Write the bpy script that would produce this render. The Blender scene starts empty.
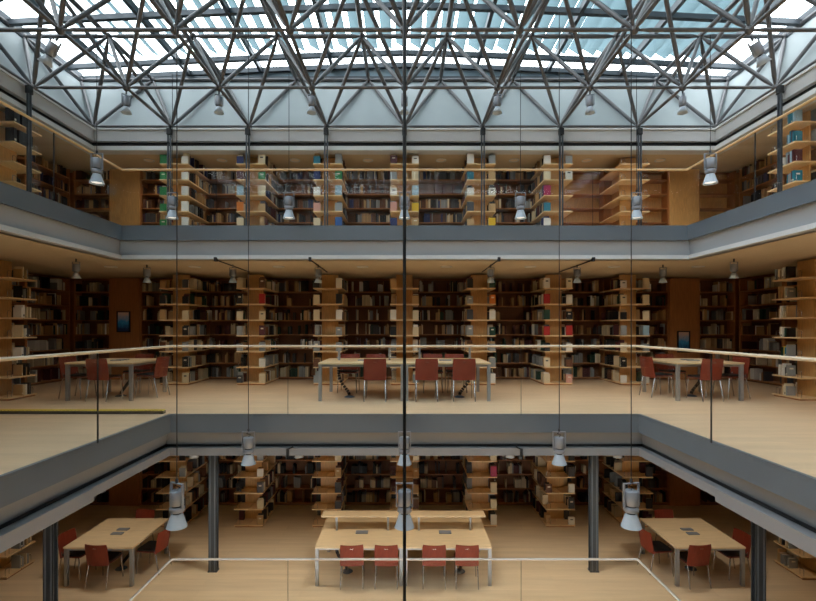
import bpy, math, random
from mathutils import Vector, Matrix
R = random.Random(7)
scn = bpy.context.scene
COL = scn.collection
M = 1.87                      # planning module of the building
EYE = 1.39
ZG, ZM, ZU = -3.39, 0.0, 3.41 # floor heights
CG, CM, CU = -0.65, 2.76, 5.69 # ceiling heights
XM, XU, XR = 3.74, 5.60, 7.48  # half widths of the three openings
YM, YU, YR = 7.67, 9.50, 11.55 # far edges of the three openings
NM, NU, NR = 0.30, -1.60, -3.45 # near edges
XW, YB, YF = 9.30, 13.30, -5.40 # side walls, back wall, rear wall

def lin(c):
    return tuple((v/12.92 if v <= .04045 else ((v+.055)/1.055)**2.4) for v in c)
def rgb(r, g, b): return lin((r/255, g/255, b/255))

# ---------------------------------------------------------------- materials
def new_mat(name):
    m = bpy.data.materials.new(name); m.use_nodes = True
    nt = m.node_tree; nt.nodes.clear()
    out = nt.nodes.new('ShaderNodeOutputMaterial')
    return m, nt, out
def principled(name, col, rough=.5, metal=0., noise=0., scale=8., stretch=(1,1,1), bump=0., spec=.5, emit=None):
    m, nt, out = new_mat(name)
    b = nt.nodes.new('ShaderNodeBsdfPrincipled')
    b.inputs['Roughness'].default_value = rough; b.inputs['Metallic'].default_value = metal
    b.inputs['Specular IOR Level'].default_value = spec
    b.inputs['Base Color'].default_value = (*col, 1)
    if noise or bump:
        tc = nt.nodes.new('ShaderNodeTexCoord'); mp = nt.nodes.new('ShaderNodeMapping')
        mp.inputs['Scale'].default_value = stretch
        nt.links.new(tc.outputs['Object'], mp.inputs['Vector'])
        n = nt.nodes.new('ShaderNodeTexNoise'); n.inputs['Scale'].default_value = scale; n.inputs['Detail'].default_value = 5
        nt.links.new(mp.outputs['Vector'], n.inputs['Vector'])
        r = nt.nodes.new('ShaderNodeValToRGB')
        r.color_ramp.elements[0].position = .3; r.color_ramp.elements[1].position = .7
        r.color_ramp.elements[0].color = (*[v*(1-noise) for v in col], 1)
        r.color_ramp.elements[1].color = (*[min(1, v*(1+noise)) for v in col], 1)
        nt.links.new(n.outputs['Fac'], r.inputs['Fac'])
        nt.links.new(r.outputs['Color'], b.inputs['Base Color'])
        if bump:
            bp = nt.nodes.new('ShaderNodeBump'); bp.inputs['Strength'].default_value = bump; bp.inputs['Distance'].default_value = .005
            nt.links.new(n.outputs['Fac'], bp.inputs['Height']); nt.links.new(bp.outputs['Normal'], b.inputs['Normal'])
    if emit:
        b.inputs['Emission Color'].default_value = (*emit[0], 1); b.inputs['Emission Strength'].default_value = emit[1]
    nt.links.new(b.outputs['BSDF'], out.inputs['Surface'])
    return m
def glass_mat(name, tint, ior=.03, gloss=(1,1,1)):
    m, nt, out = new_mat(name)
    t = nt.nodes.new('ShaderNodeBsdfTransparent'); t.inputs['Color'].default_value = (*tint, 1)
    g = nt.nodes.new('ShaderNodeBsdfGlossy'); g.inputs['Roughness'].default_value = .02; g.inputs['Color'].default_value = (*gloss, 1)
    lw = nt.nodes.new('ShaderNodeLayerWeight'); lw.inputs['Blend'].default_value = .5
    pw = nt.nodes.new('ShaderNodeMath'); pw.operation = 'POWER'; pw.inputs[1].default_value = 5.
    f = nt.nodes.new('ShaderNodeMath'); f.operation = 'MULTIPLY_ADD'; f.inputs[1].default_value = 1-ior; f.inputs[2].default_value = ior
    nt.links.new(lw.outputs['Facing'], pw.inputs[0]); nt.links.new(pw.outputs[0], f.inputs[0])
    mx = nt.nodes.new('ShaderNodeMixShader')
    nt.links.new(f.outputs[0], mx.inputs['Fac']); nt.links.new(t.outputs[0], mx.inputs[1]); nt.links.new(g.outputs[0], mx.inputs[2])
    nt.links.new(mx.outputs[0], out.inputs['Surface'])
    return m
def louver_mat():
    m, nt, out = new_mat('louver_frosted_glass')
    d = nt.nodes.new('ShaderNodeBsdfDiffuse'); d.inputs['Color'].default_value = (*rgb(124,142,147), 1)
    t = nt.nodes.new('ShaderNodeBsdfTranslucent'); t.inputs['Color'].default_value = (*rgb(96,116,122), 1)
    mx = nt.nodes.new('ShaderNodeMixShader'); mx.inputs['Fac'].default_value = .55
    nt.links.new(d.outputs[0], mx.inputs[1]); nt.links.new(t.outputs[0], mx.inputs[2]); nt.links.new(mx.outputs[0], out.inputs['Surface'])
    return m
def floor_mat(name, col):
    m, nt, out = new_mat(name)
    b = nt.nodes.new('ShaderNodeBsdfPrincipled'); b.inputs['Roughness'].default_value = .38
    b.inputs['Specular IOR Level'].default_value = .35
    tc = nt.nodes.new('ShaderNodeTexCoord')
    mp = nt.nodes.new('ShaderNodeMapping'); mp.inputs['Scale'].default_value = (.35, 3.2, 1)
    n = nt.nodes.new('ShaderNodeTexNoise'); n.inputs['Scale'].default_value = 2.4; n.inputs['Detail'].default_value = 6
    br = nt.nodes.new('ShaderNodeTexBrick')
    br.inputs['Scale'].default_value = 1.; br.inputs['Brick Width'].default_value = 1.87; br.inputs['Row Height'].default_value = .19
    br.inputs['Mortar Size'].default_value = .003
    br.inputs['Color1'].default_value = (*col, 1); br.inputs['Color2'].default_value = (*[v*.93 for v in col], 1)
    br.inputs['Mortar'].default_value = (*[v*.80 for v in col], 1)
    mx = nt.nodes.new('ShaderNodeMix'); mx.data_type = 'RGBA'; mx.blend_type = 'MULTIPLY'; mx.inputs[0].default_value = .55
    r = nt.nodes.new('ShaderNodeValToRGB'); r.color_ramp.elements[0].position = .3; r.color_ramp.elements[1].position = .7
    r.color_ramp.elements[0].color = (.78,.76,.72,1); r.color_ramp.elements[1].color = (1,1,1,1)
    nt.links.new(tc.outputs['Object'], mp.inputs['Vector']); nt.links.new(mp.outputs['Vector'], n.inputs['Vector'])
    nt.links.new(tc.outputs['Object'], br.inputs['Vector'])
    nt.links.new(n.outputs['Fac'], r.inputs['Fac'])
    nt.links.new(br.outputs['Color'], mx.inputs[6]); nt.links.new(r.outputs['Color'], mx.inputs[7])
    nt.links.new(mx.outputs[2], b.inputs['Base Color']); nt.links.new(b.outputs[0], out.inputs['Surface'])
    return m
def vcol_mat(name):
    m, nt, out = new_mat(name)
    b = nt.nodes.new('ShaderNodeBsdfPrincipled'); b.inputs['Roughness'].default_value = .6
    a = nt.nodes.new('ShaderNodeAttribute'); a.attribute_name = 'book_colour'
    nt.links.new(a.outputs['Color'], b.inputs['Base Color']); nt.links.new(b.outputs[0], out.inputs['Surface'])
    return m

MAT = dict(
    floor=floor_mat('beige_plank_floor', rgb(232,208,172)),
    floormid=floor_mat('pale_beige_plank_floor', rgb(236,206,170)),
    ceil=principled('ceiling_plaster', rgb(205,186,155), .8, noise=.03),
    wall=principled('cream_plaster', rgb(200,180,150), .8, noise=.03),
    clad=principled('pale_blue_grey_cladding', rgb(156,165,167), .6, noise=.03, scale=2),
    gable=principled('blue_grey_gable_sheet', rgb(112,132,142), .6),  # one even blue-grey for the gable infill
    band=principled('grey_white_beam_paint', rgb(182,183,184), .5),
    fascia=principled('grey_fascia_steel', rgb(98,108,118), .42, metal=.0, noise=.05, scale=1.5),
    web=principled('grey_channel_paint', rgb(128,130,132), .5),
    web_lit=principled('lit_channel_paint', rgb(168,172,176), .5),  # upper channel: same paint, its brighter lighting put into the colour
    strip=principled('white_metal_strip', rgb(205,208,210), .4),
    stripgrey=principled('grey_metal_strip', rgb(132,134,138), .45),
    dark=principled('black_gap', rgb(22,23,25), .6),
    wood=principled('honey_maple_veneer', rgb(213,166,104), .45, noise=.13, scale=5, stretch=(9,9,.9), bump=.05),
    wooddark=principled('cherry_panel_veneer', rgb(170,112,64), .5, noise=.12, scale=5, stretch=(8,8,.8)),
    shelf=principled('maple_shelf_board', rgb(236,203,154), .45, noise=.08, scale=5, stretch=(1,6,6)),
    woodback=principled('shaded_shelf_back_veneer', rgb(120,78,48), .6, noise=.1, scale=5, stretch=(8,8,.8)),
    steel=principled('painted_truss_steel', rgb(92,91,93), .4, metal=.2, spec=.5),
    steeldark=principled('dark_grey_steel', rgb(72,78,84), .4, metal=.4),
    black=principled('black_steel', rgb(14,15,17), .5),
    cable=principled('black_cable_jacket', rgb(30,30,32), .6),
    glassrail=glass_mat('balustrade_glass', (.985,.99,.985), .007),
    glassroof=glass_mat('skylight_glass', (.90,.955,.965), .04),
    louver=louver_mat(),
    rail=principled('cream_handrail_lacquer', rgb(216,200,174), .35),
    railwood=principled('maple_handrail', rgb(212,178,130), .4, noise=.08, scale=6, stretch=(1,1,8)),
    railwhite=principled('white_steel_handrail', rgb(196,192,186), .35),
    top=principled('birch_tabletop', rgb(222,198,158), .4, noise=.06, scale=4, stretch=(1,7,7)),
    leg=principled('silver_leg_paint', rgb(160,163,166), .35, metal=.5),
    red=principled('rust_red_plywood', rgb(124,46,26), .5, noise=.12, scale=6, stretch=(7,7,1)),
    blackseat=principled('black_seat_fabric', rgb(30,28,30), .8),
    chrome=principled('satin_chrome', rgb(190,190,192), .25, metal=.9),
    lampgrey=principled('silver_grey_lamp_enamel', rgb(138,143,152), .4, metal=.2),
    lampdark=principled('dark_grey_lamp_parts', rgb(60,62,68), .5),  # dark grey of necks, clamps, stems and vent gaps
    lampcone=principled('frosted_lamp_reflector', rgb(178,190,202), .4),
    glow=principled('lit_lamp_mouth', rgb(255,246,230), .5, emit=((1,.93,.82), 2.2)),
    glowsmall=principled('downlight_diffuser', rgb(225,205,175), .5, emit=((1,.88,.7), .06)),
    page=principled('paper_pages', rgb(226,216,196), .8),
    frame=principled('black_picture_frame', rgb(16,16,18), .4),
    yellow=principled('yellow_strip', rgb(214,190,60), .6, noise=.15, scale=40),
    books=vcol_mat('assorted_book_covers'),
    bluebox=principled('blue_grey_foot', rgb(70,90,110), .5),
)
def picture_mat():
    m, nt, out = new_mat('blue_city_picture')
    b = nt.nodes.new('ShaderNodeBsdfPrincipled'); b.inputs['Roughness'].default_value = .3
    tc = nt.nodes.new('ShaderNodeTexCoord'); sx = nt.nodes.new('ShaderNodeSeparateXYZ')
    mp = nt.nodes.new('ShaderNodeMapping'); mp.inputs['Scale'].default_value = (9, 1, 6)
    n = nt.nodes.new('ShaderNodeTexNoise'); n.inputs['Scale'].default_value = 2.
    r = nt.nodes.new('ShaderNodeValToRGB'); e = r.color_ramp.elements
    e[0].position = .1; e[0].color = (*rgb(24,40,70), 1); e[1].position = .95; e[1].color = (*rgb(190,150,120), 1)
    q = e.new(.5); q.color = (*rgb(50,130,165), 1)
    ad = nt.nodes.new('ShaderNodeMath'); ad.operation = 'ADD'
    ml = nt.nodes.new('ShaderNodeMath'); ml.operation = 'MULTIPLY'; ml.inputs[1].default_value = .5
    nt.links.new(tc.outputs['Generated'], sx.inputs[0]); nt.links.new(tc.outputs['Object'], mp.inputs[0]); nt.links.new(mp.outputs[0], n.inputs['Vector'])
    nt.links.new(n.outputs['Fac'], ml.inputs[0]); nt.links.new(sx.outputs['Z'], ad.inputs[0])
    sb = nt.nodes.new('ShaderNodeMath'); sb.operation = 'SUBTRACT'; sb.inputs[1].default_value = .25
    nt.links.new(ml.outputs[0], ad.inputs[1]); nt.links.new(ad.outputs[0], sb.inputs[0])
    nt.links.new(sb.outputs[0], r.inputs['Fac']); nt.links.new(r.outputs['Color'], b.inputs['Base Color'])
    nt.links.new(r.outputs['Color'], b.inputs['Emission Color']); b.inputs['Emission Strength'].default_value = .12  # print glows faintly in its own colours, brightness not from any lamp
    nt.links.new(b.outputs[0], out.inputs['Surface'])
    return m
MAT['picture'] = picture_mat()

BOOKC = {
    'white': (228,224,214), 'cream': (216,200,166), 'tan': (190,154,106), 'grey': (146,150,150), 'pale blue': (150,182,198),
    'teal': (24,110,130), 'navy blue': (34,44,96), 'blue': (44,92,160), 'green': (40,130,70), 'dark green': (24,62,48),
    'red': (176,38,34), 'orange': (214,120,34), 'yellow': (226,184,40), 'magenta': (170,40,84), 'maroon': (80,32,38),
    'black': (26,26,28), 'dark grey': (70,70,74), 'pink': (206,150,134), 'brown': (104,66,42)}
for k, c in BOOKC.items():
    MAT['book ' + k] = principled('book_cover_' + k.replace(' ', '_'), rgb(*c), .55)

# ---------------------------------------------------------------- mesh builder
class MB:
    def __init__(s): s.v = []; s.f = []; s.mi = []; s.sm = []
    def add(s, vs, fs, mi=0, smooth=False, mat=None):
        o = len(s.v)
        s.v += [tuple(mat @ Vector(p)) if mat else tuple(p) for p in vs]
        for f in fs: s.f.append([o+i for i in f]); s.mi.append(mi); s.sm.append(smooth)
        return s
    def box(s, x0, x1, y0, y1, z0, z1, mi=0, mat=None):
        vs = [(x0,y0,z0),(x1,y0,z0),(x1,y1,z0),(x0,y1,z0),(x0,y0,z1),(x1,y0,z1),(x1,y1,z1),(x0,y1,z1)]
        return s.add(vs, [(3,2,1,0),(4,5,6,7),(0,1,5,4),(1,2,6,5),(2,3,7,6),(3,0,4,7)], mi, False, mat)
    def tube(s, p, q, r, n=8, r2=None, cap=True, mi=0, smooth=True):
        p, q = Vector(p), Vector(q); d = (q-p).normalized()
        a = d.orthogonal().normalized(); b = d.cross(a); r2 = r if r2 is None else r2
        vs = []
        for c, rr in ((p, r), (q, r2)):
            for i in range(n):
                t = 2*math.pi*i/n; vs.append(c + a*rr*math.cos(t) + b*rr*math.sin(t))
        s.add(vs, [(i, (i+1) % n, n+(i+1) % n, n+i) for i in range(n)], mi, smooth)
        if cap:
            s.add(vs[:n], [tuple(reversed(range(n)))], mi); s.add(vs[n:], [tuple(range(n))], mi)
        return s
    def path(s, pts, r, n=8, mi=0):
        pts = [Vector(p) for p in pts]; rings = []
        prev = None
        for i, p in enumerate(pts):
            d = (pts[min(i+1, len(pts)-1)] - pts[max(i-1, 0)]).normalized()
            a = d.orthogonal().normalized() if prev is None else (prev - d*prev.dot(d)).normalized()
            prev = a; b = d.cross(a)
            rings.append([p + a*r*math.cos(2*math.pi*k/n) + b*r*math.sin(2*math.pi*k/n) for k in range(n)])
        vs = [v for g in rings for v in g]
        fs = [(i*n+k, i*n+(k+1) % n, (i+1)*n+(k+1) % n, (i+1)*n+k) for i in range(len(pts)-1) for k in range(n)]
        s.add(vs, fs, mi, True); s.add(rings[0], [tuple(reversed(range(n)))], mi); s.add(rings[-1], [tuple(range(n))], mi)
        return s
    def lathe(s, prof, n=20, c=(0,0), mi=0, smooth=True):
        vs = [(c[0]+r*math.cos(2*math.pi*i/n), c[1]+r*math.sin(2*math.pi*i/n), z) for r, z in prof for i in range(n)]
        fs = [(j*n+i, j*n+(i+1) % n, (j+1)*n+(i+1) % n, (j+1)*n+i) for j in range(len(prof)-1) for i in range(n)]
        return s.add(vs, fs, mi, smooth)
    def prism(s, pts, y0, y1, mi=0, mat=None):     # outline in x,z pulled along y
        n = len(pts)
        vs = [(x, y0, z) for x, z in pts] + [(x, y1, z) for x, z in pts]
        fs = [tuple(range(n)), tuple(reversed(range(n, 2*n)))] + [(i, n+i, n+(i+1) % n, (i+1) % n) for i in range(n)]
        return s.add(vs, fs, mi, False, mat)
    def sphere(s, c, r, n=10, m=6, mi=0):
        c = Vector(c); prof = [(max(1e-4, r*math.sin(math.pi*j/m)), -r*math.cos(math.pi*j/m)) for j in range(m+1)]
        vs = [(c.x+q*math.cos(2*math.pi*i/n), c.y+q*math.sin(2*math.pi*i/n), c.z+z) for q, z in prof for i in range(n)]
        fs = [(j*n+i, j*n+(i+1) % n, (j+1)*n+(i+1) % n, (j+1)*n+i) for j in range(m) for i in range(n)]
        return s.add(vs, fs, mi, True)
    def mesh(s, name, mats):
        me = bpy.data.meshes.new(name); me.from_pydata(s.v, [], s.f)
        for m in (mats if isinstance(mats, (list, tuple)) else [mats]): me.materials.append(MAT[m])
        me.polygons.foreach_set('material_index', s.mi); me.polygons.foreach_set('use_smooth', s.sm)
        me.update(); return me
    def build(s, name, mats, parent=None, loc=(0,0,0), rotz=0.):
        o = bpy.data.objects.new(name, s.mesh(name, mats)); COL.objects.link(o)
        o.location = loc; o.rotation_euler = (0,0,rotz)
        if parent: o.parent = parent
        return o
def rrect(w, z0, z1, r, n=4):      # rounded rectangle outline in x,z
    pts = []
    for cx, cz, a0 in ((w/2-r, z1-r, 0), (-w/2+r, z1-r, 90), (-w/2+r, z0+r, 180), (w/2-r, z0+r, 270)):
        for i in range(n+1):
            a = math.radians(a0 + 90*i/n); pts.append((cx+r*math.cos(a), cz+r*math.sin(a)))
    return pts

def tag(o, label, cat, group=None):
    o['label'] = label; o['category'] = cat
    if group: o['group'] = group
    return o
def thing(name, label, cat, loc=(0,0,0), rotz=0., group=None):
    o = bpy.data.objects.new(name, None); COL.objects.link(o)
    o.location = loc; o.rotation_euler = (0,0,rotz); o.empty_display_size = .1
    return tag(o, label, cat, group)
def struct(mb, name, mat, label=None):
    o = mb.build(name, mat); o['kind'] = 'structure'
    if label: o['label'] = label
    return o
def dup(root, loc, rotz, label, group=None):
    r = root.copy(); COL.objects.link(r); r.location = loc; r.rotation_euler = (0,0,rotz); r['label'] = label
    if group: r['group'] = group
    for ch in list(root.children):
        c = ch.copy(); COL.objects.link(c); c.parent = r
        for g in list(ch.children):
            d = g.copy(); COL.objects.link(d); d.parent = c
    return r
ORD = ['first','second','third','fourth','fifth','sixth','seventh','eighth','ninth']
FLOORS = {'G': ('ground floor', ZG), 'M': ('middle floor', ZM), 'U': ('upper floor', ZU)}

# ---------------------------------------------------------------- the setting
def ring(mb, xi, yf, yn, z0, z1):     # a slab from the walls to the edge of an opening
    mb.box(-XW, -xi, YF, YB, z0, z1); mb.box(xi, XW, YF, YB, z0, z1)
    mb.box(-xi, xi, yf, YB, z0, z1); mb.box(-xi, xi, YF, yn, z0, z1)
    return mb
struct(ring(MB(), XM+.04, YM+.04, NM-.04, ZG-.3, ZG), 'floor', 'floor', 'beige plank floor of the ground storey')
struct(ring(MB(), XM+.04, YM+.04, NM-.04, ZM-.04, ZM), 'floor_middle', 'floormid', 'beige plank floor of the middle gallery')
struct(ring(MB(), XU+.04, YU+.04, NU-.04, ZU-.04, ZU), 'floor_upper', 'floormid', 'beige plank floor of the upper gallery')
struct(ring(MB(), XM+.16, YM+.16, NM-.16, CG, ZM-.04), 'ceiling', 'ceil', 'plaster ceiling of the ground storey')
struct(ring(MB(), XU+.16, YU+.16, NU-.16, CM, ZU-.04), 'ceiling_middle', 'ceil', 'plaster ceiling under the upper gallery')
struct(ring(MB(), XR+.16, YR+.16, NR-.16, CU, CU+.35), 'ceiling_upper', 'ceil', 'plaster ceiling over the upper gallery')
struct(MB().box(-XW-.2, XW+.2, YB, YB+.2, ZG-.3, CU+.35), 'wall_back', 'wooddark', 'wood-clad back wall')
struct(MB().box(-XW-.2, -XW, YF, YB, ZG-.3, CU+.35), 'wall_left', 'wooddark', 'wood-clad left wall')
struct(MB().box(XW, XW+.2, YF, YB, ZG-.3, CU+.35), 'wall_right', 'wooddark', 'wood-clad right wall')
struct(MB().box(-XW-.2, XW+.2, YF-.2, YF, ZG-.3, CU+.35), 'wall_rear', 'wall')
# floor of the void below the ground-storey opening
struct(MB().box(-XW, XW, YF, YB, ZG-3.4, ZG-3.2), 'floor_cellar', 'floor')

n = [0]
def edge_frame(xi, yf, yn, prof, mat, label):   # a profile (offset outward from the edge, z) swept round the opening
    mb = MB()
    k = len(prof)
    def corner(o): return [(-xi-o, yf+o), (xi+o, yf+o), (xi+o, yn-o), (-xi-o, yn-o)]
    vs = []
    for o, z in prof:
        for x, y in corner(o): vs.append((x, y, z))
    fs = []
    for j in range(k):
        j2 = (j+1) % k
        for c in range(4):
            c2 = (c+1) % 4; fs.append((j*4+c, j*4+c2, j2*4+c2, j2*4+c))
    mb.add(vs, fs)
    n[0] += 1
    return struct(mb, 'trim_%d' % n[0], mat, label)
for xi, yf, yn, z, nm, zb in ((XM, YM, NM, ZM, 'middle', .655), (XU, YU, NU, ZU, 'upper', .65)):
    edge_frame(xi, yf, yn, [(0,z+.012),(0,z-.28),(.05,z-.28),(.05,z+.012)], 'fascia', 'grey steel fascia along the %s gallery edge' % nm)
    edge_frame(xi, yf, yn, [(.07,z-.05),(.07,z-.30),(.13,z-(.50 if nm == 'middle' else .58)),(.2,z-(.50 if nm == 'middle' else .58)),(.2,z-.05)], 'web' if nm == 'middle' else 'web_lit', 'grey recessed channel under the %s fascia' % nm)
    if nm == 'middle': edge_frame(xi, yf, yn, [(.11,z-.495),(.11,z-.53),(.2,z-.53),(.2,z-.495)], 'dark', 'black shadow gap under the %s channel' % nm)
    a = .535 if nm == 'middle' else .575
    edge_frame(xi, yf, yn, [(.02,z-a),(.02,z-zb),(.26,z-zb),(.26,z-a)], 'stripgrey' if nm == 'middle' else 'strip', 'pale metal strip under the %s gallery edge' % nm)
for s, sn in ((-1,'left'),(1,'right')):
    x = s*(XM-.02); n[0] += 1
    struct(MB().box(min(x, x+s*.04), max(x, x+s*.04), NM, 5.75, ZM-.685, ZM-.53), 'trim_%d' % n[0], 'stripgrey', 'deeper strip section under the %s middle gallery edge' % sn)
# roof opening: trim, gap, beam, sloped cladding
edge_frame(XR, YR, NR, [(.0,CU-.02),(.0,CU+.08),(.3,CU+.08),(.3,CU-.02)], 'strip', 'white strip round the roof opening')
edge_frame(XR, YR, NR, [(.10,CU+.08),(.10,CU+.20),(.3,CU+.20),(.3,CU+.08)], 'dark', 'black gap below the roof beam')
edge_frame(XR, YR, NR, [(.0,CU+.20),(.0,CU+.46),(.3,CU+.46),(.3,CU+.20)], 'band', 'grey white ring beam round the roof opening')
edge_frame(XR, YR, NR, [(-.04,CU+.46),(-.04,CU+.50),(.35,CU+.50),(.35,CU+.46)], 'strip', 'thin ledge on top of the ring beam')
ZL, ZT = EYE+4.85, EYE+6.45           # lower and upper chord levels
edge_frame(XR, YR, NR, [(.10,CU+.50),(.98,ZT+.02),(1.12,ZT+.02),(.24,CU+.50)], 'clad', 'pale sloped cladding below the skylight')
edge_frame(XR, YR, NR, [(.93,ZT-.04),(.93,ZT+.10),(1.2,ZT+.10),(1.2,ZT-.04)], 'steeldark', 'dark eaves beam of the skylight')

# ---------------------------------------------------------------- skylight
XE, YE = 8.44, 12.52
def zroof(x): return EYE+6.95 - .36*(abs(x)/XE)**1.25
sky = bpy.data.objects.new('window_1', None); COL.objects.link(sky); sky['kind'] = 'structure'; sky['label'] = 'glazed skylight with frosted louvres over the hall'
xs = [-XE + 2*XE*i/18 for i in range(19)]
mb = MB()
for a, b in zip(xs, xs[1:]):
    mb.add([(a,YF,zroof(a)),(b,YF,zroof(b)),(b,YE,zroof(b)),(a,YE,zroof(a))], [(0,1,2,3)])
mb.build('glazing', 'glassroof', sky)
for y, w in ((12.52,.10),(11.95,.10),(10.2,.10),(8.4,.10),(6.6,.10),(4.8,.10),(3.0,.10)):
    mb = MB()
    for a, b in zip(xs, xs[1:]):
        za, zb = zroof(a)-.05, zroof(b)-.05
        vs = [(a,y-w/2,za-.11),(b,y-w/2,zb-.11),(b,y+w/2,zb-.11),(a,y+w/2,za-.11),(a,y-w/2,za),(b,y-w/2,zb),(b,y+w/2,zb),(a,y+w/2,za)]
        mb.add(vs, [(3,2,1,0),(4,5,6,7),(0,1,5,4),(2,3,7,6)])
    mb.build('purlin', 'steeldark', sky)
for i in range(-4, 5):
    x = i*M; mb = MB().box(x-.04, x+.04, YF, YE, zroof(x)-.17, zroof(x)-.02); mb.build('rafter', 'steeldark', sky)
for x in (-XE, XE):
    MB().box(x-.05, x+.05, YF, YE, zroof(x)-.2, zroof(x)+.03).build('edge_rafter', 'steeldark', sky)
# gable infill above the eaves beam
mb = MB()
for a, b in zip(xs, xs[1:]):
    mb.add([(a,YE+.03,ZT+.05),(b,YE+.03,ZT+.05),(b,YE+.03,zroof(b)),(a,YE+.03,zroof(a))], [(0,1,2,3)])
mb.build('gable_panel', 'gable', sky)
# upstand closing the sides
for x in (-XE-.02, XE+.02):
    MB().box(x-.01, x+.01, YF, YE, ZT+.05, zroof(XE)).build('upstand_panel', 'clad', sky)
k = 0; x = -7.75
tl = math.radians(32)
while x < 7.8:
    z = zroof(x)+.22
    w = .16
    dx, dz = w*math.cos(tl), w*math.sin(tl)
    MB().add([(x-dx,YF,z+dz),(x+dx,YF,z-dz),(x+dx,12.2,z-dz),(x-dx,12.2,z+dz)], [(0,1,2,3)]).build('louver_blade', 'louver', sky)
    x += .365

# ---------------------------------------------------------------- space frame
sf = thing('space_frame', 'grey tubular steel space frame spanning below the skylight', 'roof truss', (0,0,ZL))
bn = {(i,j): Vector((i*M, YR-M*j, 0)) for i in range(-4,5) for j in range(6)}
tn = {(i,j): Vector(((i+.5)*M, YR+M*.5-M*j, ZT-ZL)) for i in range(-5,5) for j in range(6)}
def member(mb, p, q, r):
    d = (q-p); L = d.length; d = d/L; e = min(.24, L*.2)
    mb.tube(p+d*.05, p+d*e, r*.5, 8, r, cap=False); mb.tube(p+d*e, q-d*e, r, 8, cap=False); mb.tube(q-d*e, q-d*.05, r, 8, r*.5, cap=False)
for j in range(6):
    mb = MB(); [member(mb, bn[i,j], bn[i+1,j], .034) for i in range(-4,4)]; mb.build('lower_chord', 'steel', sf)
    mb = MB(); [member(mb, tn[i,j], tn[i+1,j], .05) for i in range(-5,4)]; mb.build('upper_chord', 'steel', sf)
for i in range(-4,5):
    mb = MB(); [member(mb, bn[i,j], bn[i,j+1], .036) for j in range(5)]; mb.build('lower_chord', 'steel', sf)
for i in range(-5,5):
    mb = MB(); [member(mb, tn[i,j], tn[i,j+1], .05) for j in range(5)]; mb.build('upper_chord', 'steel', sf)
rest = MB(); cnt = 0
for j in range(6):
    for i in range(-4,5):
        for di, dj in ((0,0),(-1,0),(0,1),(-1,1)):
            q = tn.get((i+di, j+dj))
            if q is None: continue
            if j < 3 and cnt < 100:
                mb = MB(); member(mb, bn[i,j], q, .042); mb.build('diagonal', 'steel', sf); cnt += 1
            else: member(rest, bn[i,j], q, .042)
rest.build('diagonal', 'steel', sf)['kind'] = 'stuff'
ball = None
for key, p in list(bn.items()) + list(tn.items()):
    if key[1] > 3: continue
    if ball is None: ball = MB().sphere((0,0,0), .075).mesh('node_ball', 'steel')
    o = bpy.data.objects.new('node_ball', ball); COL.objects.link(o); o.parent = sf; o.location = p

# ---------------------------------------------------------------- hanger posts of the upper gallery
def make_post(label):
    t = thing('hanger_post', label, 'post', group='twin-bar posts along the upper gallery')
    h = 6.02-ZU
    for s in (-1, 1): MB().box(s*.03-.015, s*.03+.015, -.02, .02, 0, h).build('bar', 'steeldark', t)
    MB().box(-.055,.055,-.04,.04,h-.02,h+.13).build('bracket', 'dark', t)
    MB().box(-.06,.06,-.05,.05,0,.02).build('base_plate', 'steeldark', t)
    return t
post0 = None
PX = [-3,-2,-1,0,1,2,3]
for q, i in enumerate(PX):
    lab = 'twin-bar dark steel post, %s from the left along the upper gallery back' % ORD[q]
    if post0 is None:
        post0 = make_post(lab); post0.location = (i*M, YR-.1, ZU)
    else: dup(post0, (i*M, YR-.1, ZU), 0, lab)
for s, nm in ((-1,'left'),(1,'right')):
    dup(post0, (s*(XR-.09), 9.45, ZU), math.pi/2, 'twin-bar dark steel post before the %s side shelf stack, upper floor' % nm)

# ---------------------------------------------------------------- ground floor columns
def make_column(label):
    t = thing('steel_column', label, 'column', group='dark steel columns of the ground floor')
    h = CG-ZG
    MB().box(-.08,.08,-.055,-.035,0,h).box(-.08,.08,.035,.055,0,h).box(-.02,.02,-.035,.035,0,h).build('shaft', 'steeldark', t)
    for s_ in (-1,1): MB().box(s_*.045-.012,s_*.045+.012,-.058,-.055,0,h).build('groove_strip', 'fascia', t)
    MB().box(-.09,.09,-.07,.07,0,.02).build('base_plate', 'steeldark', t)
    return t
col0 = make_column('dark steel column between the left table and the centre desks'); col0.location = (-3.76, 9.45, ZG)
dup(col0, (3.72, 9.45, ZG), 0, 'dark steel column between the centre desks and the right table')
dup(col0, (-5.53, 7.5, ZG), 0, 'dark steel column in front of the left table, ground floor')
dup(col0, (5.53, 7.5, ZG), 0, 'dark steel column in front of the right table, ground floor')

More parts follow.
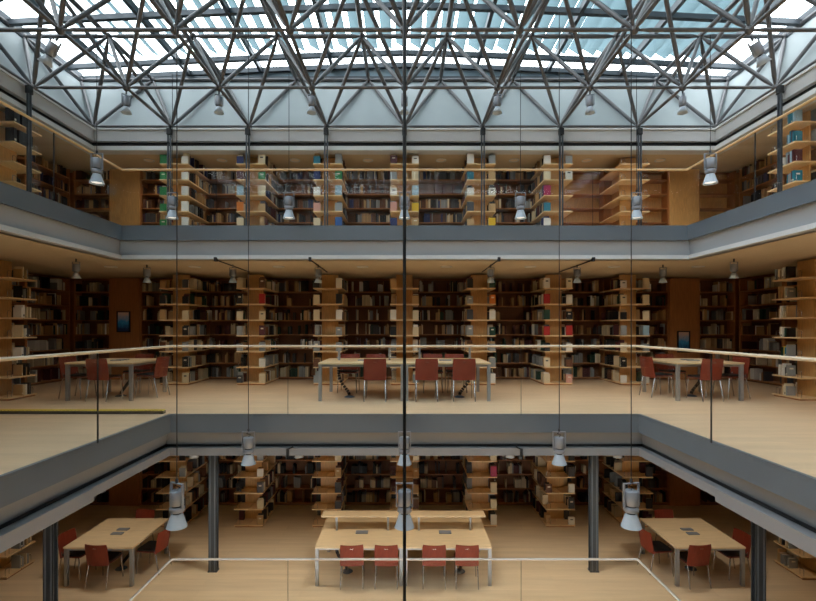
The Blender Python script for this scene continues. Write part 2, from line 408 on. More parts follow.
# ---------------------------------------------------------------- balustrades
def balustrade(xi, yf, yn, z, railmat, rr, label, wooden):
    t = thing('glass_balustrade', label, 'railing', (0,0,z))
    o = .03; H = 1.1
    def run(p, q):
        p, q = Vector(p), Vector(q); L = (q-p).length; k = max(1, round(L/M)); d = (q-p)/L
        nrm = Vector((-d.y, d.x, 0))*.006
        for i in range(k):
            a, b = p + d*(L*i/k + .004), p + d*(L*(i+1)/k - .004)
            vs = [a-nrm, b-nrm, b+nrm, a+nrm]
            vs = [Vector((v.x, v.y, -.02)) for v in vs] + [Vector((v.x, v.y, H-.02)) for v in vs]
            MB().add(vs, [(3,2,1,0),(4,5,6,7),(0,1,5,4),(1,2,6,5),(2,3,7,6),(3,0,4,7)]).build('glass_panel', 'glassrail', t)
            if i:
                c = p + d*(L*i/k); along = abs(d.y) > .5
                w = .012 if along else .003
                MB().box(c.x-(.004 if along else w), c.x+(.004 if along else w), c.y-(w if along else .004), c.y+(w if along else .004), 0, H-.02).build('joint_seal', 'dark', t)
    x, y = xi-o, yf-o
    run((-x,y,0),(x,y,0)); run((-x,yn,0),(-x,y,0)); run((x,yn,0),(x,y,0))
    MB().path([(-x,yn,H),(-x,y-.04,H),(-x+.012,y-.012,H),(-x+.04,y,H),(x-.04,y,H),(x-.012,y-.012,H),(x,y-.04,H),(x,yn,H)], rr, 10).build('handrail', railmat, t)
balustrade(XM, YM, NM, ZM, 'rail', .019, 'glass balustrade with cream handrail round the middle floor opening', False)
balustrade(XU, YU, NU, ZU, 'railwood', .022, 'glass balustrade with maple handrail along the upper gallery', True)
balustrade(XM, YM, NM, ZG, 'railwhite', .018, 'glass balustrade with white handrail round the ground floor opening', False)

# ---------------------------------------------------------------- books
BV, BF, BC = [], [], []
PALS = {
  'U': ['cream','tan','grey','dark grey','navy blue','maroon','black','brown','dark grey','grey','brown','black','dark grey','tan'],
  'M': ['cream','tan','grey','cream','white','dark grey','black','brown','tan','maroon','dark green','grey'],
  'G': ['cream','grey','dark grey','black','brown','tan','black','dark grey','maroon','cream']}
def stuff_box(mat, x0,x1,y0,y1,z0,z1, colr):
    o = len(BV)
    for p in ((x0,y0,z0),(x1,y0,z0),(x1,y1,z0),(x0,y1,z0),(x0,y0,z1),(x1,y0,z1),(x1,y1,z1),(x0,y1,z1)): BV.append(tuple(mat @ Vector(p)))
    for f in ((4,5,6,7),(0,1,5,4),(1,2,6,5),(2,3,7,6),(3,0,4,7)): BF.append([o+i for i in f]); BC.append(colr)
def tint(name, k=1.):
    c = rgb(*BOOKC[name]); v = k*R.uniform(.75, 1.1)
    return tuple(min(1, q*v) for q in c)
def book_row(mat, a0, a1, d0, d1, z, pal, side='x', hmax=.29, fill=.85, dim=1.):
    """books standing along one axis: thickness runs along a, depth from d0 (spine) to d1"""
    a = a0; runcol = None; left = 0
    while a < a1-.02:
        if R.random() > fill:
            a += R.uniform(.06, .28); continue
        left -= 1
        if left <= 0: left = R.choice((1,1,1,2,4,7)); runcol = R.choice(pal); hh = R.uniform(.19, hmax); tt = R.uniform(.014,.034)
        t = tt*R.uniform(.9,1.1) if left > 1 else R.uniform(.014,.04); h = hh if left > 1 else R.uniform(.18, hmax)
        if a+t > a1: break
        dd = d0 + (d1-d0)*R.uniform(.0,.18); b = a+t*.94
        lo, hi = min(dd, d1), max(dd, d1)
        if side == 'x': stuff_box(mat, a, b, lo, hi, z, z+h, tint(runcol, dim))
        else: stuff_box(mat, lo, hi, a, b, z, z+h, tint(runcol, dim))
        a += t
BOOKMESH = {}
def book_mesh(colour, w, t, h, label=False):
    key = (colour, round(w,2), round(t,2), round(h,2), label)
    if key in BOOKMESH: return BOOKMESH[key]
    mb = MB(); c = .004
    # front cover, back cover, spine, page block; thickness along y, spine at -x
    mb.box(-w/2, w/2, -t/2, -t/2+c, 0, h); mb.box(-w/2, w/2, t/2-c, t/2, 0, h); mb.box(-w/2, -w/2+c, -t/2+c, t/2-c, 0, h)
    mb.box(-w/2+c, w/2-.006, -t/2+c, t/2-c, .004, h-.006, 1)
    if label:
        mb.box(-w*.22, w*.22, -t/2-.001, -t/2, h*.62, h*.76, 2)
        mb.box(-w/2-.001, -w/2, -t*.3, t*.3, h*.1, h*.25, 2)
    me = mb.mesh('book', ['book '+colour, 'page', 'page' if colour not in ('white','cream') else 'book dark grey'])
    BOOKMESH[key] = me; return me
NB = [0]
def book(colour, loc, rotz, label, group, w=.17, t=.035, h=.24, mark=False):
    o = bpy.data.objects.new('book', book_mesh(colour, w, t, h, mark)); COL.objects.link(o)
    o.location = loc; o.rotation_euler = (0,0,rotz); tag(o, label, 'book', group); NB[0] += 1
    return o

# ---------------------------------------------------------------- shelf stacks
DZ = .385
def nshelf(fl): return 6 if fl == 'U' else 7
STW, STL = .35, 1.28
def make_stack(fl):
    nsh = nshelf(fl); H = {'U': CU-ZU, 'M': CM-ZM, 'G': CG-ZG}[fl]-.03
    t = thing('shelf_stack', 'x', 'bookshelf')
    MB().box(-.205,.205,.40,.43,0,H).build('end_panel', 'wood', t)
    MB().box(-.02,.02,.43,STL,0,H).build('divider_panel', 'wood', t)
    MB().box(-STW+.02,STW-.02,.02,STL,0,.03).build('plinth', 'wooddark', t)
    me = MB().box(-STW,-.008,0,STL,0,.026).box(.008,STW,0,STL,0,.026).mesh('shelf', 'shelf')
    for k in range(nsh):
        o = bpy.data.objects.new('shelf', me); COL.objects.link(o); o.parent = t; o.location = (0,0,.03+k*DZ)
    wire = MB()
    for s in (-1,1):
        x = s*.27
        wire.path([(x-.045,.06,0),(x-.045,.06,.10),(x-.03,.06,.125),(x+.03,.06,.125),(x+.045,.06,.10),(x+.045,.06,0)], .004, 5)
    wm = wire.mesh('wire_bookend', 'chrome')
    for k in range(nsh):
        o = bpy.data.objects.new('wire_bookend', wm); COL.objects.link(o); o.parent = t; o.location = (0,0,.056+k*DZ)
    return t
UC = {  # upper gallery end books, rows from the top: (left colours, right colours)
 -3: (['green']*5, ['white']*5),
 -2: (['navy blue','maroon','pale blue','orange','cream'], ['cream','green','cream','tan',None]),
 -1: (['teal','navy blue','white','pink','cream'], ['grey','green','pale blue','grey','blue']),
  0: (['maroon','grey','white','pink','navy blue'], ['white','cream','pale blue','yellow','tan']),
  1: (['white','teal','white','dark grey','tan'], ['grey','tan','white','tan','yellow']),
  2: (['white','cream','magenta','teal','white'], ['grey','white',None,None,None]),
  3: ([None]*5, [None]*5)}
MCOL = {
 -3: (['tan','black','tan',None,'brown',None,'black'], ['dark grey','black','cream','black','grey','black','cream']),
 -2: (['cream','black','cream','grey','grey',None,'dark grey'], ['brown','red','cream','maroon','grey','white','cream']),
 -1: (['black','cream','cream',None,'grey','brown','grey'], ['white','black','white','grey','grey','dark grey','tan']),
  0: (['tan',None,'white','black',None,'grey',None], ['brown','tan','cream','cream',None,'cream','grey']),
  1: (['black','grey','dark grey','grey','tan',None,'cream'], ['dark green','orange','white','dark green','grey','grey','white']),
  2: (['white','red','dark green','red','black','cream','cream'], ['cream','white','black','red','white','brown','pink']),
  3: (['white','cream','black','grey','cream','black','white'], ['cream','cream','cream','pale blue','grey','grey','white'])}
GCOL = {
 -3: ([None]*5, ['black','grey',None,'black','black']),
 -2: ([None]*5, ['grey','white','dark grey','cream','tan']),
 -1: ([None]*5, ['cream','tan','dark grey','dark grey','tan']),
  0: ([None]*5, ['cream','tan','tan','brown','cream']),
  1: ([None]*5, ['cream','magenta','cream','cream','white']),
  2: ([None,None,'brown',None,None], ['black','dark grey','white','dark grey','white']),
  3: ([None]*5, ['black','dark grey',None,'black','brown'])}
stacks = {}
for fl in 'UMG':
    fname, z = FLOORS[fl]; nsh = nshelf(fl)
    for q, k in enumerate(PX):
        lab = 'double-sided maple shelf stack, %s from the left along the %s back' % (ORD[q], fname)
        if fl == 'U' and k == 3: lab = 'double-sided maple shelf stack with empty shelves, seventh from left, upper floor'
        grp = 'shelf stacks on the ' + fname
        loc = (k*M, 11.66 if fl != 'G' else 11.5, z)
        if fl not in stacks:
            t = make_stack(fl); t['label'] = lab; t['group'] = grp; t.location = loc; stacks[fl] = t
        else: t = dup(stacks[fl], loc, 0, lab, grp)
        mat = Matrix.Translation(loc)
        tab = {'U': UC, 'M': MCOL, 'G': GCOL}[fl][k]
        for r in range(nsh):                        # rows counted from the top
            zz = .03 + (nsh-1-r)*DZ + .027
            for s, sn, cols in ((-1,'left',tab[0]), (1,'right',tab[1])):
                rr = r if fl != 'G' else r-2
                c = cols[rr] if 0 <= rr < len(cols) else None
                y0 = .02
                if c:
                    h = R.choice((.18,.20,.22,.24)); tk = R.choice((.03,.04,.05))
                    w = .145 if fl != 'U' else .165
                    lb = '%s book, %s end, %s shelf from top, %s stack from left, %s' % (c, sn, ORD[r], ORD[q], fname)
                    book(c, (loc[0]+s*(.345-w/2), loc[1]+.02+tk/2, z+zz), 0 if s > 0 else 0, lb, 'end books of the shelf stacks on the '+fname, w, tk, h, R.random() < .3)
                    y0 = .02+tk+.004
                if fl == 'U' and (k == 3 or (k == 2 and s > 0)): continue
                if fl == 'U' and k == -3 and s < 0: continue
                if c is None and fl != 'U' : y0 = R.choice((.1,.3,.5))
                pal = PALS[fl]
                if y0 < .38: book_row(mat, y0, .395, s*.345, s*.212, zz, pal, 'y', .27, .9 if fl == 'U' else .7)
                book_row(mat, max(.44, y0), STL-.02, s*.345, s*.10, zz, pal, 'y', .28, .95 if fl == 'U' else .85)
# side stacks, facing the hall
SIDE = {'M': 9.5, 'U': 9.62, 'G': 9.45}
for fl in 'UMG':
    fname, z = FLOORS[fl]; nsh = nshelf(fl)
    for s, sn in ((-1,'left'),(1,'right')):
        loc = (s*(XR+.06), SIDE[fl], z); rz = math.pi/2 if s < 0 else -math.pi/2
        dup(stacks[fl], loc, rz, 'double-sided maple shelf stack on the %s side of the %s, facing the hall' % (sn, fname), 'shelf stacks on the '+fname)
        mat = Matrix.Translation(loc) @ Matrix.Rotation(rz, 4, 'Z')
        for r in range(nsh):
            zz = .03 + (nsh-1-r)*DZ + .027
            u = -1 if s > 0 else 1        # far half in local x
            rows = {'M': range(7), 'U': (range(0,2) if s < 0 else range(0,5)), 'G': range(4,7)}[fl]
            pal = {'M': ['cream','tan','white','black','dark grey','cream','grey','tan'],
                   'U': (['black','dark grey'] if s < 0 else ['teal','white','grey','maroon','cream','green','dark grey','pale blue']),
                   'G': ['cream','tan','black','grey']}[fl]
            if r in rows:
                x = .0 if not (fl == 'U') else -.30
                nb = 0; lim = 4 if fl == 'M' else 5
                a = -.02 if fl != 'U' else (-.30 if s > 0 else -.33)
                while a < .31 and nb < lim:
                    tk = R.choice((.025,.03,.04,.05)) if fl != 'U' or s > 0 else .075; h = R.uniform(.17,.25) if not (fl == 'U' and s < 0) else .27
                    c = R.choice(pal)
                    if fl == 'M' and s > 0 and r == 3 and nb == 1: c = 'dark green'
                    if fl == 'M' and s > 0 and r == 4: c = ('grey','teal','yellow','dark green','cream')[nb]
                    if fl == 'U' and s < 0: c = 'black'
                    p = mat @ Vector((u*(a+tk/2), .02+.085, zz))
                    lb = '%s book, %s from near end, %s shelf from top, %s side stack, %s' % (c, ORD[nb], ORD[r], sn, fname)
                    book(c, p, rz+math.pi/2, lb, 'books on the front of the side stacks', .17, tk-.004, round(h,2), R.random() < .35)
                    a += tk + (.0 if R.random() < .6 else .05); nb += 1
            if fl == 'U' and s < 0: continue
            for q in (-1,1):
                book_row(mat, .44, STL-.02, q*.345, q*.10, zz, PALS[fl], 'y', .27, .85)

# ---------------------------------------------------------------- wall bookcases
def make_case(fl, w, back='woodback'):
    nsh = nshelf(fl); H = {'U': CU-ZU, 'M': CM-ZM, 'G': CG-ZG}[fl]-.06; D = .33
    t = thing('wall_bookcase', 'x', 'bookcase')
    for s in (-1,1): MB().box(s*w/2-.02, s*w/2+.02, 0, D, 0, H).build('side_panel', 'wooddark', t)
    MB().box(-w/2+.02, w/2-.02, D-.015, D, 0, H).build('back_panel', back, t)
    me = MB().box(-w/2+.02, w/2-.02, .005, D-.015, 0, .024).mesh('shelf', 'wooddark')
    for k in range(nsh):
        o = bpy.data.objects.new('shelf', me); COL.objects.link(o); o.parent = t; o.location = (0,0,.04+k*DZ)
    MB().box(-w/2+.02, w/2-.02, .03, .05, 0, .04).build('kick_board', 'woodback', t)
    return t
def case_at(fl, w, loc, rz, label, fill=.8, dim=1., back='woodback', hollow=False):
    key = (fl, w, back)
    grp = 'wall bookcases on the ' + FLOORS[fl][0]
    if key not in CASES:
        t = make_case(fl, w, back); CASES[key] = t; t.location = loc; t.rotation_euler = (0,0,rz); t['label'] = label; t['group'] = grp
    else: t = dup(CASES[key], loc, rz, label, grp)
    if hollow: return t
    mat = Matrix.Translation(loc) @ Matrix.Rotation(rz, 4, 'Z')
    for k in range(nshelf(fl)):
        book_row(mat, -w/2+.03, w/2-.03, .03, .25, .04+k*DZ+.025, PALS[fl], 'x', .27 if fl == 'U' else .30, fill, dim)
    return t
CASES = {}
YS = 12.95
for fl in 'UMG':
    fname, z = FLOORS[fl]
    fill = {'U': .96, 'M': .86, 'G': .9}[fl]
    for q, k in enumerate((-3,-2,-1,0,1,2)):
        hollow = fl == 'U' and k == 2
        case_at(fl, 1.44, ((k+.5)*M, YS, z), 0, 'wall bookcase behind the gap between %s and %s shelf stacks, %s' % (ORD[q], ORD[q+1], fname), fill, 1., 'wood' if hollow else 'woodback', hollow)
    for s, sn in ((-1,'left'),(1,'right')):
        hol = fl == 'U' and s > 0
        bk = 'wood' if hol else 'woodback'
        case_at(fl, 1.0, (s*6.62, YS, z), 0, 'wall bookcase between the %s wood panel and outermost stack, %s' % (sn, fname), fill, 1., bk, hol)
        case_at(fl, .98, (s*8.44, YS, z), 0, 'wall bookcase in the %s back corner, %s' % (sn, fname), fill, 1., bk, hol)
        H = {'U': CU, 'M': CM, 'G': CG}[fl]-.03
        mb = MB().box(s*7.53-.40, s*7.53+.40, YS-.04, YB-.005, z, H)
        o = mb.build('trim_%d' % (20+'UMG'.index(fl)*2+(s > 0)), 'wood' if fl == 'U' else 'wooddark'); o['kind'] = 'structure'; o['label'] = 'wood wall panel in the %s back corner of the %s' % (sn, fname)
        rz = math.pi/2 if s < 0 else -math.pi/2
        for a, yy in ((0, 12.1), (1, 10.6)):
            case_at(fl, 1.46, (s*8.95, yy, z), rz, 'wall bookcase on the %s side wall, %s, %s' % (sn, 'next to the back corner' if a == 0 else 'just behind the side stack', fname), fill, 1.)
# all remaining books
me = bpy.data.meshes.new('books'); me.from_pydata(BV, [], BF); me.materials.append(MAT['books'])
ca = me.color_attributes.new('book_colour', 'FLOAT_COLOR', 'CORNER')
arr = []
for f, c in zip(BF, BC): arr += [c[0], c[1], c[2], 1.]*len(f)
ca.data.foreach_set('color', arr); me.update()
bo = bpy.data.objects.new('books', me); COL.objects.link(bo)
tag(bo, 'rows of many-coloured books filling the shelves on all three floors', 'books'); bo['kind'] = 'stuff'

# ---------------------------------------------------------------- pictures on the wood panels
def picture(x, z, w, h, label):
    t = thing('framed_picture', label, 'picture', (x, YS-.04, z))
    f = .03
    MB().box(-w/2,w/2,-.03,0,-h/2,-h/2+f).box(-w/2,w/2,-.03,0,h/2-f,h/2).box(-w/2,-w/2+f,-.03,0,-h/2+f,h/2-f).box(w/2-f,w/2,-.03,0,-h/2+f,h/2-f).build('frame', 'frame', t)
    MB().box(-w/2+f,w/2-f,-.015,0,-h/2+f,h/2-f).build('print', 'picture', t)
picture(-7.55, 1.56, .36, .56, 'black framed blue picture on the left wood panel, middle floor')
picture(7.50, 1.02, .34, .58, 'black framed blue picture on the right wood panel, middle floor')

# ---------------------------------------------------------------- chairs
def make_chair():
    t = thing('chair', 'x', 'chair')
    # back: gently curved panel leaning backwards
    mb = MB(); w, nx, nz = .43, 8, 6
    def P(u, v, th):
        x = (u-.5)*w; z = .40 + v*.41
        rx = 1.
        if v > .9: rx = 1-.04*((v-.9)/.1)**2
        y = -.20 - .07*v - .035*(1-(2*u-1)**2) + th
        return (x*rx, y, z)
    vs = [P(i/nx, j/nz, th) for th in (0,.014) for j in range(nz+1) for i in range(nx+1)]
    o = (nx+1)*(nz+1); fs = []
    for j in range(nz):
        for i in range(nx):
            a = j*(nx+1)+i; fs.append((a, a+1, a+nx+2, a+nx+1)); fs.append((o+a+nx+1, o+a+nx+2, o+a+1, o+a))
    for i in range(nx):
        fs.append((i+1, i, o+i, o+i+1)); a = nz*(nx+1)+i; fs.append((a, a+1, o+a+1, o+a))
    for j in range(nz):
        a = j*(nx+1); fs.append((a, a+nx+1, o+a+nx+1, o+a)); a += nx; fs.append((a+nx+1, a, o+a, o+a+nx+1))
    mb.add(vs, fs, 0, False)
    bk = mb.build('backrest', 'red', t)
    MB().box(-.035,.035,-.300,-.285,.742,.750).build('grip_slot', 'chrome', bk)
    # seat shell and pad
    prof = [(x, y) for x, y in rrect(.43, -.20, .21, .05)]
    def plate(z0, z1, s=1.):
        m = MB(); k = len(prof)
        vs = [(x*s, y*s, z0) for x, y in prof] + [(x*s, y*s, z1) for x, y in prof]
        m.add(vs, [tuple(reversed(range(k))), tuple(range(k, 2*k))] + [(i, (i+1) % k, k+(i+1) % k, k+i) for i in range(k)])
        return m
    plate(.425, .443).build('seat', 'red', t)
    plate(.443, .468, .95).build('seat_pad', 'blackseat', t)
    for sx in (-1, 1):
        MB().path([(sx*.205,.20,0),(sx*.19,.165,.40),(sx*.18,.14,.42)], .0115, 8).build('leg', 'chrome', t)
        MB().path([(sx*.205,-.27,0),(sx*.195,-.19,.40),(sx*.185,-.16,.42)], .0115, 8).build('leg', 'chrome', t)
        MB().path([(sx*.16,-.14,.42),(sx*.17,-.195,.43),(sx*.175,-.21,.5)], .010, 6).build('back_strut', 'chrome', t)
    MB().box(-.18,.18,-.17,-.14,.405,.425).box(-.18,.18,.12,.15,.405,.425).build('seat_frame', 'chrome', t)
    return t
chair0 = [None]
def chair(x, y, z, rz, label, group):
    if chair0[0] is None:
        t = make_chair(); chair0[0] = t; t.location = (x,y,z); t.rotation_euler = (0,0,rz); t['label'] = label; t['group'] = group
        return t
    return dup(chair0[0], (x,y,z), rz, label, group)

# ---------------------------------------------------------------- tables
def table_leg(t, x, y, h): MB().box(x-.03, x+.03, y-.03, y+.03, 0, h).build('leg', 'leg', t)
def spine(t, x, y, m=1):
    mb = MB(); pts = [(0,0,.66),(.0,0,.5),(.01,0,.4),(.06*m,0,.28),(.14*m,0,.18),(.2*m,0,.1),(.22*m,0,.03)]
    for a, b in zip(pts, pts[1:]):
        a, b = Vector(a), Vector(b); d = b-a; k = max(1, int(d.length/.05))
        for i in range(k):
            p = a + d*(i/k); q = a + d*((i+.75)/k)
            mb.tube((x+p.x, y, p.z), (x+q.x, y, q.z), .032, 8)
    sp = mb.build('cable_spine', 'black', t)
    MB().lathe([(.001,.035),(.06,.03),(.10,.012),(.11,0.002),(.001,.002)], 16, (x+.22*m, y)).build('spine_foot', 'bluebox', sp)
def make_desk(m):
    """reading desk 1.63 wide, 1.42 deep, raised shelf along its middle"""
    t = thing('reading_desk', 'x', 'table'); w, d = 1.63, 1.42
    MB().box(-w/2, w/2, 0, d, .70, .73).build('tabletop', 'top', t)
    MB().box(-w/2+.06, w/2-.06, .05, .08, .65, .70).box(-w/2+.06, w/2-.06, d-.08, d-.05, .65, .70).build('apron', 'leg', t)
    for x in (-w/2+.035, w/2-.035):
        for y in (.035, d-.035): table_leg(t, x, y, .70)
    MB().box(-w/2, w/2, .70, .98, 1.00, 1.03).build('raised_shelf', 'top', t)
    for x in (-w/2+.30, w/2-.30): MB().box(x-.02, x+.02, .72, .76, .73, 1.00).build('shelf_support', 'leg', t)
    MB().box(-.12, .12, .56, .68, .73, .752).build('socket_box', 'lampgrey', t)
    spine(t, m*.50, .55, -m if m > 0 else 1)
    return t
deskL, deskR = make_desk(-1), make_desk(1)
DW = .823
deskL.location = (-DW, 9.1, ZM); deskR.location = (DW, 9.1, ZM)
deskL['label'] = 'left half of the pair of joined reading desks on the middle floor'; deskR['label'] = 'right half of the pair of joined reading desks on the middle floor'
for d in (deskL, deskR): d['group'] = 'reading desks in the centre'
dup(deskL, (-DW-.02, 8.88, ZG), 0, 'left half of the pair of joined reading desks on the ground floor')
dup(deskR, (DW-.02, 8.88, ZG), 0, 'right half of the pair of joined reading desks on the ground floor')
GC = 'red-backed chairs at the '
for q, (x, r) in enumerate(((-.56,0),(.42,0),(1.13,0))):
    chair(x, 9.32, ZM, r, 'rust-red chair on the near side of the middle-floor desks, %s from left' % ORD[q], GC+'middle-floor desks')
for q, (x, r) in enumerate(((-1.22,3.1),(-.62,3.2),(.62,3.1),(1.12,3.18))):
    chair(x, 10.45, ZM, r, 'rust-red chair on the far side of the middle-floor desks, %s from left' % ORD[q], GC+'middle-floor desks')
for q, (x, r) in enumerate(((-.98,.05),(-.335,.0),(.55,-.02),(1.16,-.04))):
    chair(x, 9.05, ZG, r, 'rust-red chair before the ground-floor desks, %s from left' % ORD[q], GC+'ground-floor desks')

def make_square_table():
    t = thing('study_table', 'x', 'table'); w, d = 1.29, 1.36
    MB().box(-w/2, w/2, 0, d/2-.003, .70, .73).build('tabletop', 'top', t)
    MB().box(-w/2, w/2, d/2+.003, d, .70, .73).build('tabletop', 'top', t)
    for x in (-w/2+.04, w/2-.04):
        for y in (.04, d-.04): table_leg(t, x, y, .70)
    MB().box(-w/2+.06, w/2-.06, .05, .08, .65, .70).box(-w/2+.06, w/2-.06, d-.08, d-.05, .65, .70).box(-w/2+.05, -w/2+.08, .08, d-.08, .65, .70).box(w/2-.08, w/2-.05, .08, d-.08, .65, .70).build('apron', 'leg', t)
    for y in (d/2-.10, d/2+.10): MB().box(-.10, .12, y-.05, y+.05, .73, .748).build('socket_box', 'lampgrey', t)
    spine(t, .25, d/2, -1)
    return t
tab0 = None
for fl, yy in (('M', 9.12), ('G', 8.86)):
    fname, z = FLOORS[fl]
    for s, sn in ((-1,'left'),(1,'right')):
        lab = 'square two-leaf study table on the %s side of the %s' % (sn, fname)
        x = s*5.82 if fl == 'M' else s*5.66
        if tab0 is None: tab0 = make_square_table(); t = tab0; t.location = (x, yy, z); t['label'] = lab; t['group'] = 'square study tables'
        else: dup(tab0, (x, yy, z), 0, lab)
        g = GC + '%s table, %s' % (sn, fname)
        # near chair turned towards the table, side chairs, far chair   (rotz: 0 faces away from the viewer)
        chair(x - (s*.02 if fl == 'M' or s < 0 else .26), yy+.2, z, s*math.radians(5), 'rust-red chair at the near side of the %s table, %s' % (sn, fname), g)
        chair(x + s*.66, yy+.45, z, s*math.radians(96), 'rust-red chair at the outer side of the %s table, %s' % (sn, fname), g)
        chair(x - s*.66, yy+.66, z, -s*math.radians(84), 'rust-red chair at the hall side of the %s table, %s' % (sn, fname), g)
        chair(x + s*.02, yy+1.36, z, math.pi + s*.1, 'rust-red chair at the far side of the %s table, %s' % (sn, fname), g)

# ---------------------------------------------------------------- pendant spotlights
def make_pendant(h):
    t = thing('pendant_lamp', 'x', 'lamp')       # origin at the mouth of the reflector
    MB().lathe([(.125,0),(.12,.012),(.075,.15),(.07,.17),(.062,.17),(.066,.15),(.112,.012),(.125,0)], 24).build('reflector', 'lampcone', t)
    MB().lathe([(.001,.03),(.095,.03)], 24).build('lamp_mouth', 'glow', t)
    MB().lathe([(.05,.165),(.05,.195),(.05,.195)], 20).build('neck', 'lampdark', t)
    MB().lathe([(.001,.19),(.082,.19),(.09,.20),(.09,.245),(.082,.255),(.001,.255)], 24).build('collar', 'lampgrey', t)
    MB().lathe([(.06,.25),(.06,.28)], 20).build('vent_gap', 'lampdark', t)
    MB().lathe([(.001,.275),(.080,.275),(.085,.28),(.085,.45),(.078,.458),(.001,.458)], 24).build('housing', 'lampgrey', t)
    yk = MB()
    for s in (-1,1): yk.box(s*.103-.006, s*.103+.006, -.018, .018, .25, .545); yk.box(min(s*.085,s*.109), max(s*.085,s*.109), -.014, .014, .255, .285)
    yk.box(-.109,.109,-.018,.018,.54,.552); yk.build('yoke', 'lampgrey', t)
    MB().path([(0,0,.458),(.03,.02,.49),(-.03,0,.515),(.0,0,.545)], .006, 6).build('flex', 'cable', t)
    MB().tube((0,0,.55),(0,0,.60),.018,8).build('clamp', 'lampdark', t)
    MB().tube((0,0,.58),(0,0,h),.0065,6).build('cable', 'cable', t)
    return t
proto = {}
PS = .9
def pendant(px, d, zmouth, label, group, rz=0):
    h = round((ZL - .036 - zmouth)/PS, 3)
    loc = (px, d, zmouth)
    if h not in proto:
        t = make_pendant(h); proto[h] = t; t.scale = (PS,)*3; t.location = loc; t.rotation_euler = (0,0,rz); t['label'] = label; t['group'] = group
    else: dup(proto[h], loc, rz, label, group)
GN = 'pendant spotlights over the hall'
zl = EYE-2.245
for x, l in ((-2.57,'left of the three nearest low silver pendant spotlights'),(0,'middle of the three nearest low silver pendant spotlights'),(2.56,'right of the three nearest low silver pendant spotlights')):
    pendant(x, 5.42, zl, l, GN, R.uniform(-.5,.5) if x else 0)
zl = EYE-2.075
for x, l in ((-2.38,'left'),(0,'middle'),(2.36,'right')):
    pendant(x, 7.32, zl, '%s of the three small low silver pendant spotlights before the middle-floor edge' % l, GN)
pendant(-5.05, 7.88, EYE+2.37, 'large lit silver pendant spotlight high on the left, by the upper balustrade', GN)
pendant(5.02, 7.88, EYE+2.37, 'large lit silver pendant spotlight high on the right, by the upper balustrade', GN)
for q, x in enumerate((-4.4,-2.19,0,2.20,4.4)):
    pendant(x, 9.1, EYE+2.075, 'small silver pendant spotlight before the upper fascia, %s from the left' % ORD[q], GN)

# ---------------------------------------------------------------- small spotlights
def make_spot(k=1.):
    t = thing('spotlight', 'x', 'spotlight')       # origin at the mount on top
    MB().tube((0,0,-.06),(0,0,0),.014,8).build('stem', 'lampdark', t)
    MB().box(-.075,.075,-.012,.012,-.07,-.06).box(-.075,-.067,-.012,.012,-.24,-.06).box(.067,.075,-.012,.012,-.24,-.06).build('yoke', 'lampgrey', t)
    MB().lathe([(.001,-.10),(.055,-.10),(.06,-.105),(.06,-.25),(.052,-.26),(.001,-.26)], 18).build('housing', 'lampgrey', t)
    MB().lathe([(.03,-.26),(.03,-.28)], 14).build('neck', 'lampdark', t)
    MB().lathe([(.001,-.275),(.04,-.275),(.085,-.385),(.08,-.385),(.036,-.28)], 18).build('reflector', 'lampcone', t)
    return t
spot0 = make_spot(); first = [True]
def spot(loc, label, group, tilt=None, k=1.):
    if first[0]: t = spot0; first[0] = False; t.location = loc; t['label'] = label; t['group'] = group
    else: t = dup(spot0, loc, 0, label, group)
    if tilt: t.rotation_euler = tilt
    t.scale = (k,k,k)
for q, i in enumerate(range(-3,4)):
    spot((i*M, 9.68, ZL-.075), 'small spotlight under the roof truss, %s from left in the back row' % ORD[q], 'spotlights under the roof truss', (0,0,R.uniform(0,3)), 1.15)
spot((-3*M-.02, 7.81, ZL-.10), 'tilted spotlight under the roof truss near the left glass edge', 'spotlights under the roof truss', (.1,.55,0), 1.3)
spot((3*M+.02, 7.81, ZL-.10), 'tilted spotlight under the roof truss near the right glass edge', 'spotlights under the roof truss', (.1,-.55,0), 1.3)
for q, (x, d) in enumerate(((-6.5,9.5),(-5.58,10.4),(-3.72,10.4),(-1.87,10.4),(1.87,10.4),(3.74,10.4),(5.6,10.4),(6.52,9.5))):
    spot((x, d, CM), 'small silver spotlight under the middle-floor ceiling, %s from the left' % ORD[q], 'spotlights under the middle-floor ceiling')
for q, (x, d) in enumerate(((-3.95,9.0),(-1.98,9.0),(1.98,9.0),(4.0,9.0))):
    spot((x, d, CG), 'small silver spotlight under the ground-floor ceiling, %s from the left' % ORD[q], 'spotlights under the ground-floor ceiling')
# thin black rods slanting under the upper slab
for q, x in enumerate((-2*M,-M,M,2*M)):
    t = thing('ceiling_rod', 'thin black rod under the middle-floor ceiling, %s from the left' % ORD[q], 'rod', (x, 9.5, CM), group='black rods under the middle-floor ceiling')
    MB().tube((0,.02,-.02),(0,2.1,-.02),.012,6).build('rod', 'black', t)
    MB().box(-.025,.025,-.03,.05,-.05,.03).build('bracket', 'black', t)
for q, x in enumerate((-M,M)):
    t = thing('edge_bracket', 'small black bracket on the middle-floor edge strip, %s of the centre' % ('left' if x < 0 else 'right'), 'bracket', (x, YM+.02, ZM-.6))
    MB().box(-.02,.02,-.03,.0,-.07,.06).build('plate', 'black', t)
    MB().tube((0,-.015,.05),(-.09*(-1 if x > 0 else 1)*-1,-.015,.09),.012,6).build('arm', 'black', t)
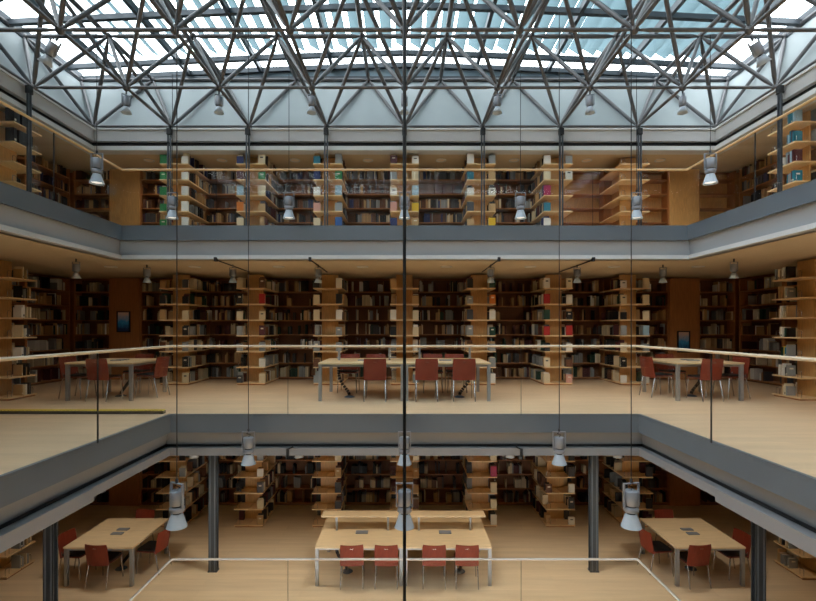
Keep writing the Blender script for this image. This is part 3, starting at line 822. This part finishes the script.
# recessed downlights
def downlight(x, y, z, label, group):
    o = bpy.data.objects.new('downlight', DL); COL.objects.link(o); o.location = (x,y,z); tag(o, label, 'downlight', group)
mbd = MB().lathe([(.13,-.012),(.11,-.012),(.10,-.002)], 20).lathe([(.10,-.004),(.001,-.004)], 20, mi=1); mbd.lathe([(.13,0),(.13,-.012)], 20)
DL = mbd.mesh('downlight', ['strip','glowsmall'])
for q in range(8):
    x = (q-3.5)*M
    downlight(x, 10.7, CM, 'round recessed downlight in the middle-floor ceiling, %s from left in its row' % ORD[q], 'downlights in the middle-floor ceiling')
for q in range(8):
    x = (q-3.5)*M
    downlight(x, 12.3, CU, 'round recessed downlight in the upper ceiling, %s from left in its row' % ORD[q], 'downlights in the upper ceiling')

# ---------------------------------------------------------------- black rod in the middle, yellow strip
t = thing('hanging_rod', 'thick black vertical rod down the middle of the hall, nearest the viewer', 'rod', (0.0, 2.2, ZG-3.2))
MB().tube((0,0,0),(0,0,ZL+1.2-(ZG-3.2)),.0078,10).build('rod', 'black', t)
MB().tube((0,0,0),(0,0,.03),.06,12).build('foot', 'black', t)
t = thing('cable_cover', 'yellow-topped black strip lying across the left gallery floor', 'cable cover', (-3.9, 7.80, 0))
MB().box(-3.3,0,-.06,.04,0,.05).build('rubber_base', 'black', t)
mb = MB()
for i in range(55):
    x = -3.3+i*.06; mb.prism([(x,.046),(x+.058,.046),(x+.046,.066),(x+.012,.066)], -.058, .04)
mb.build('yellow_top', 'yellow', t)

# ---------------------------------------------------------------- light
w = bpy.data.worlds.new('sky'); scn.world = w; w.use_nodes = True
nt = w.node_tree; nt.nodes.clear()
out = nt.nodes.new('ShaderNodeOutputWorld'); bg = nt.nodes.new('ShaderNodeBackground')
bg.inputs['Color'].default_value = (.93,.965,1.0,1); bg.inputs['Strength'].default_value = 13.
nt.links.new(bg.outputs[0], out.inputs['Surface'])
def lamp(kind, name, loc, energy, col=(1,.86,.68), **kw):
    l = bpy.data.lights.new(name, kind); l.energy = energy; l.color = col
    for k, v in kw.items(): setattr(l, k, v)
    o = bpy.data.objects.new(name, l); COL.objects.link(o); o.location = loc
    return o
for q in range(8):
    x = (q-3.5)*M
    lamp('SPOT', 'downlight_and_fill', (x, 10.7, CM-.03), 36, spot_size=math.radians(150), spot_blend=.8, shadow_soft_size=.1)
    lamp('SPOT', 'downlight_and_fill', (x, 12.3, CU-.03), 40, spot_size=math.radians(150), spot_blend=.8, shadow_soft_size=.1)
for x in (-2.8,-.93,.93,2.8,-4.7,4.7):
    lamp('SPOT', 'floor_fill', (x, 9.75, CM-.05), 50, (1,.84,.66), spot_size=math.radians(125), spot_blend=.7, shadow_soft_size=.1)  # added fill to brighten the middle floor, no fixtures at these points
for x in (-6.3, 6.3):
    lamp('SPOT', 'downlight_and_fill', (x, 5.4, CM-.03), 60, (1,.84,.66), spot_size=math.radians(130), spot_blend=.8, shadow_soft_size=.1)  # added warm fill for the floor at both sides, no downlight here
for x in (-6.5, 6.5):
    lamp('SPOT', 'downlight_and_fill', (x, 7.9, CM-.03), 50, spot_size=math.radians(150), spot_blend=.8, shadow_soft_size=.1)  # ceiling-height light, no downlight modelled at these points
for x in (-5.7,-3.0,-1.0,1.0,3.0,5.7):
    lamp('SPOT', 'downlight_and_fill', (x, 9.0, CG-.05), 190 if 2 < abs(x) < 4 else 105, (1,.92,.8), spot_size=math.radians(112), spot_blend=.7, shadow_soft_size=.1)  # lights the ground floor from points without a modelled fixture

# ---------------------------------------------------------------- camera
cam = bpy.data.cameras.new('camera'); co = bpy.data.objects.new('camera', cam); COL.objects.link(co)
co.location = (0,0,EYE); co.rotation_euler = (math.pi/2,0,0)
cam.sensor_fit = 'HORIZONTAL'; cam.sensor_width = 36; cam.lens = 480/816*36
cam.shift_x = (408-404.5)/816; cam.shift_y = (328-300.5)/816
cam.clip_start = .05; cam.clip_end = 200
scn.camera = co
scn.view_settings.view_transform = 'Standard'
scn.view_settings.exposure = -1.
scn.cycles.transparent_max_bounces = 32
scn.cycles.max_bounces = 10
print('individual books', NB[0], 'stuff', len(BF)//5)
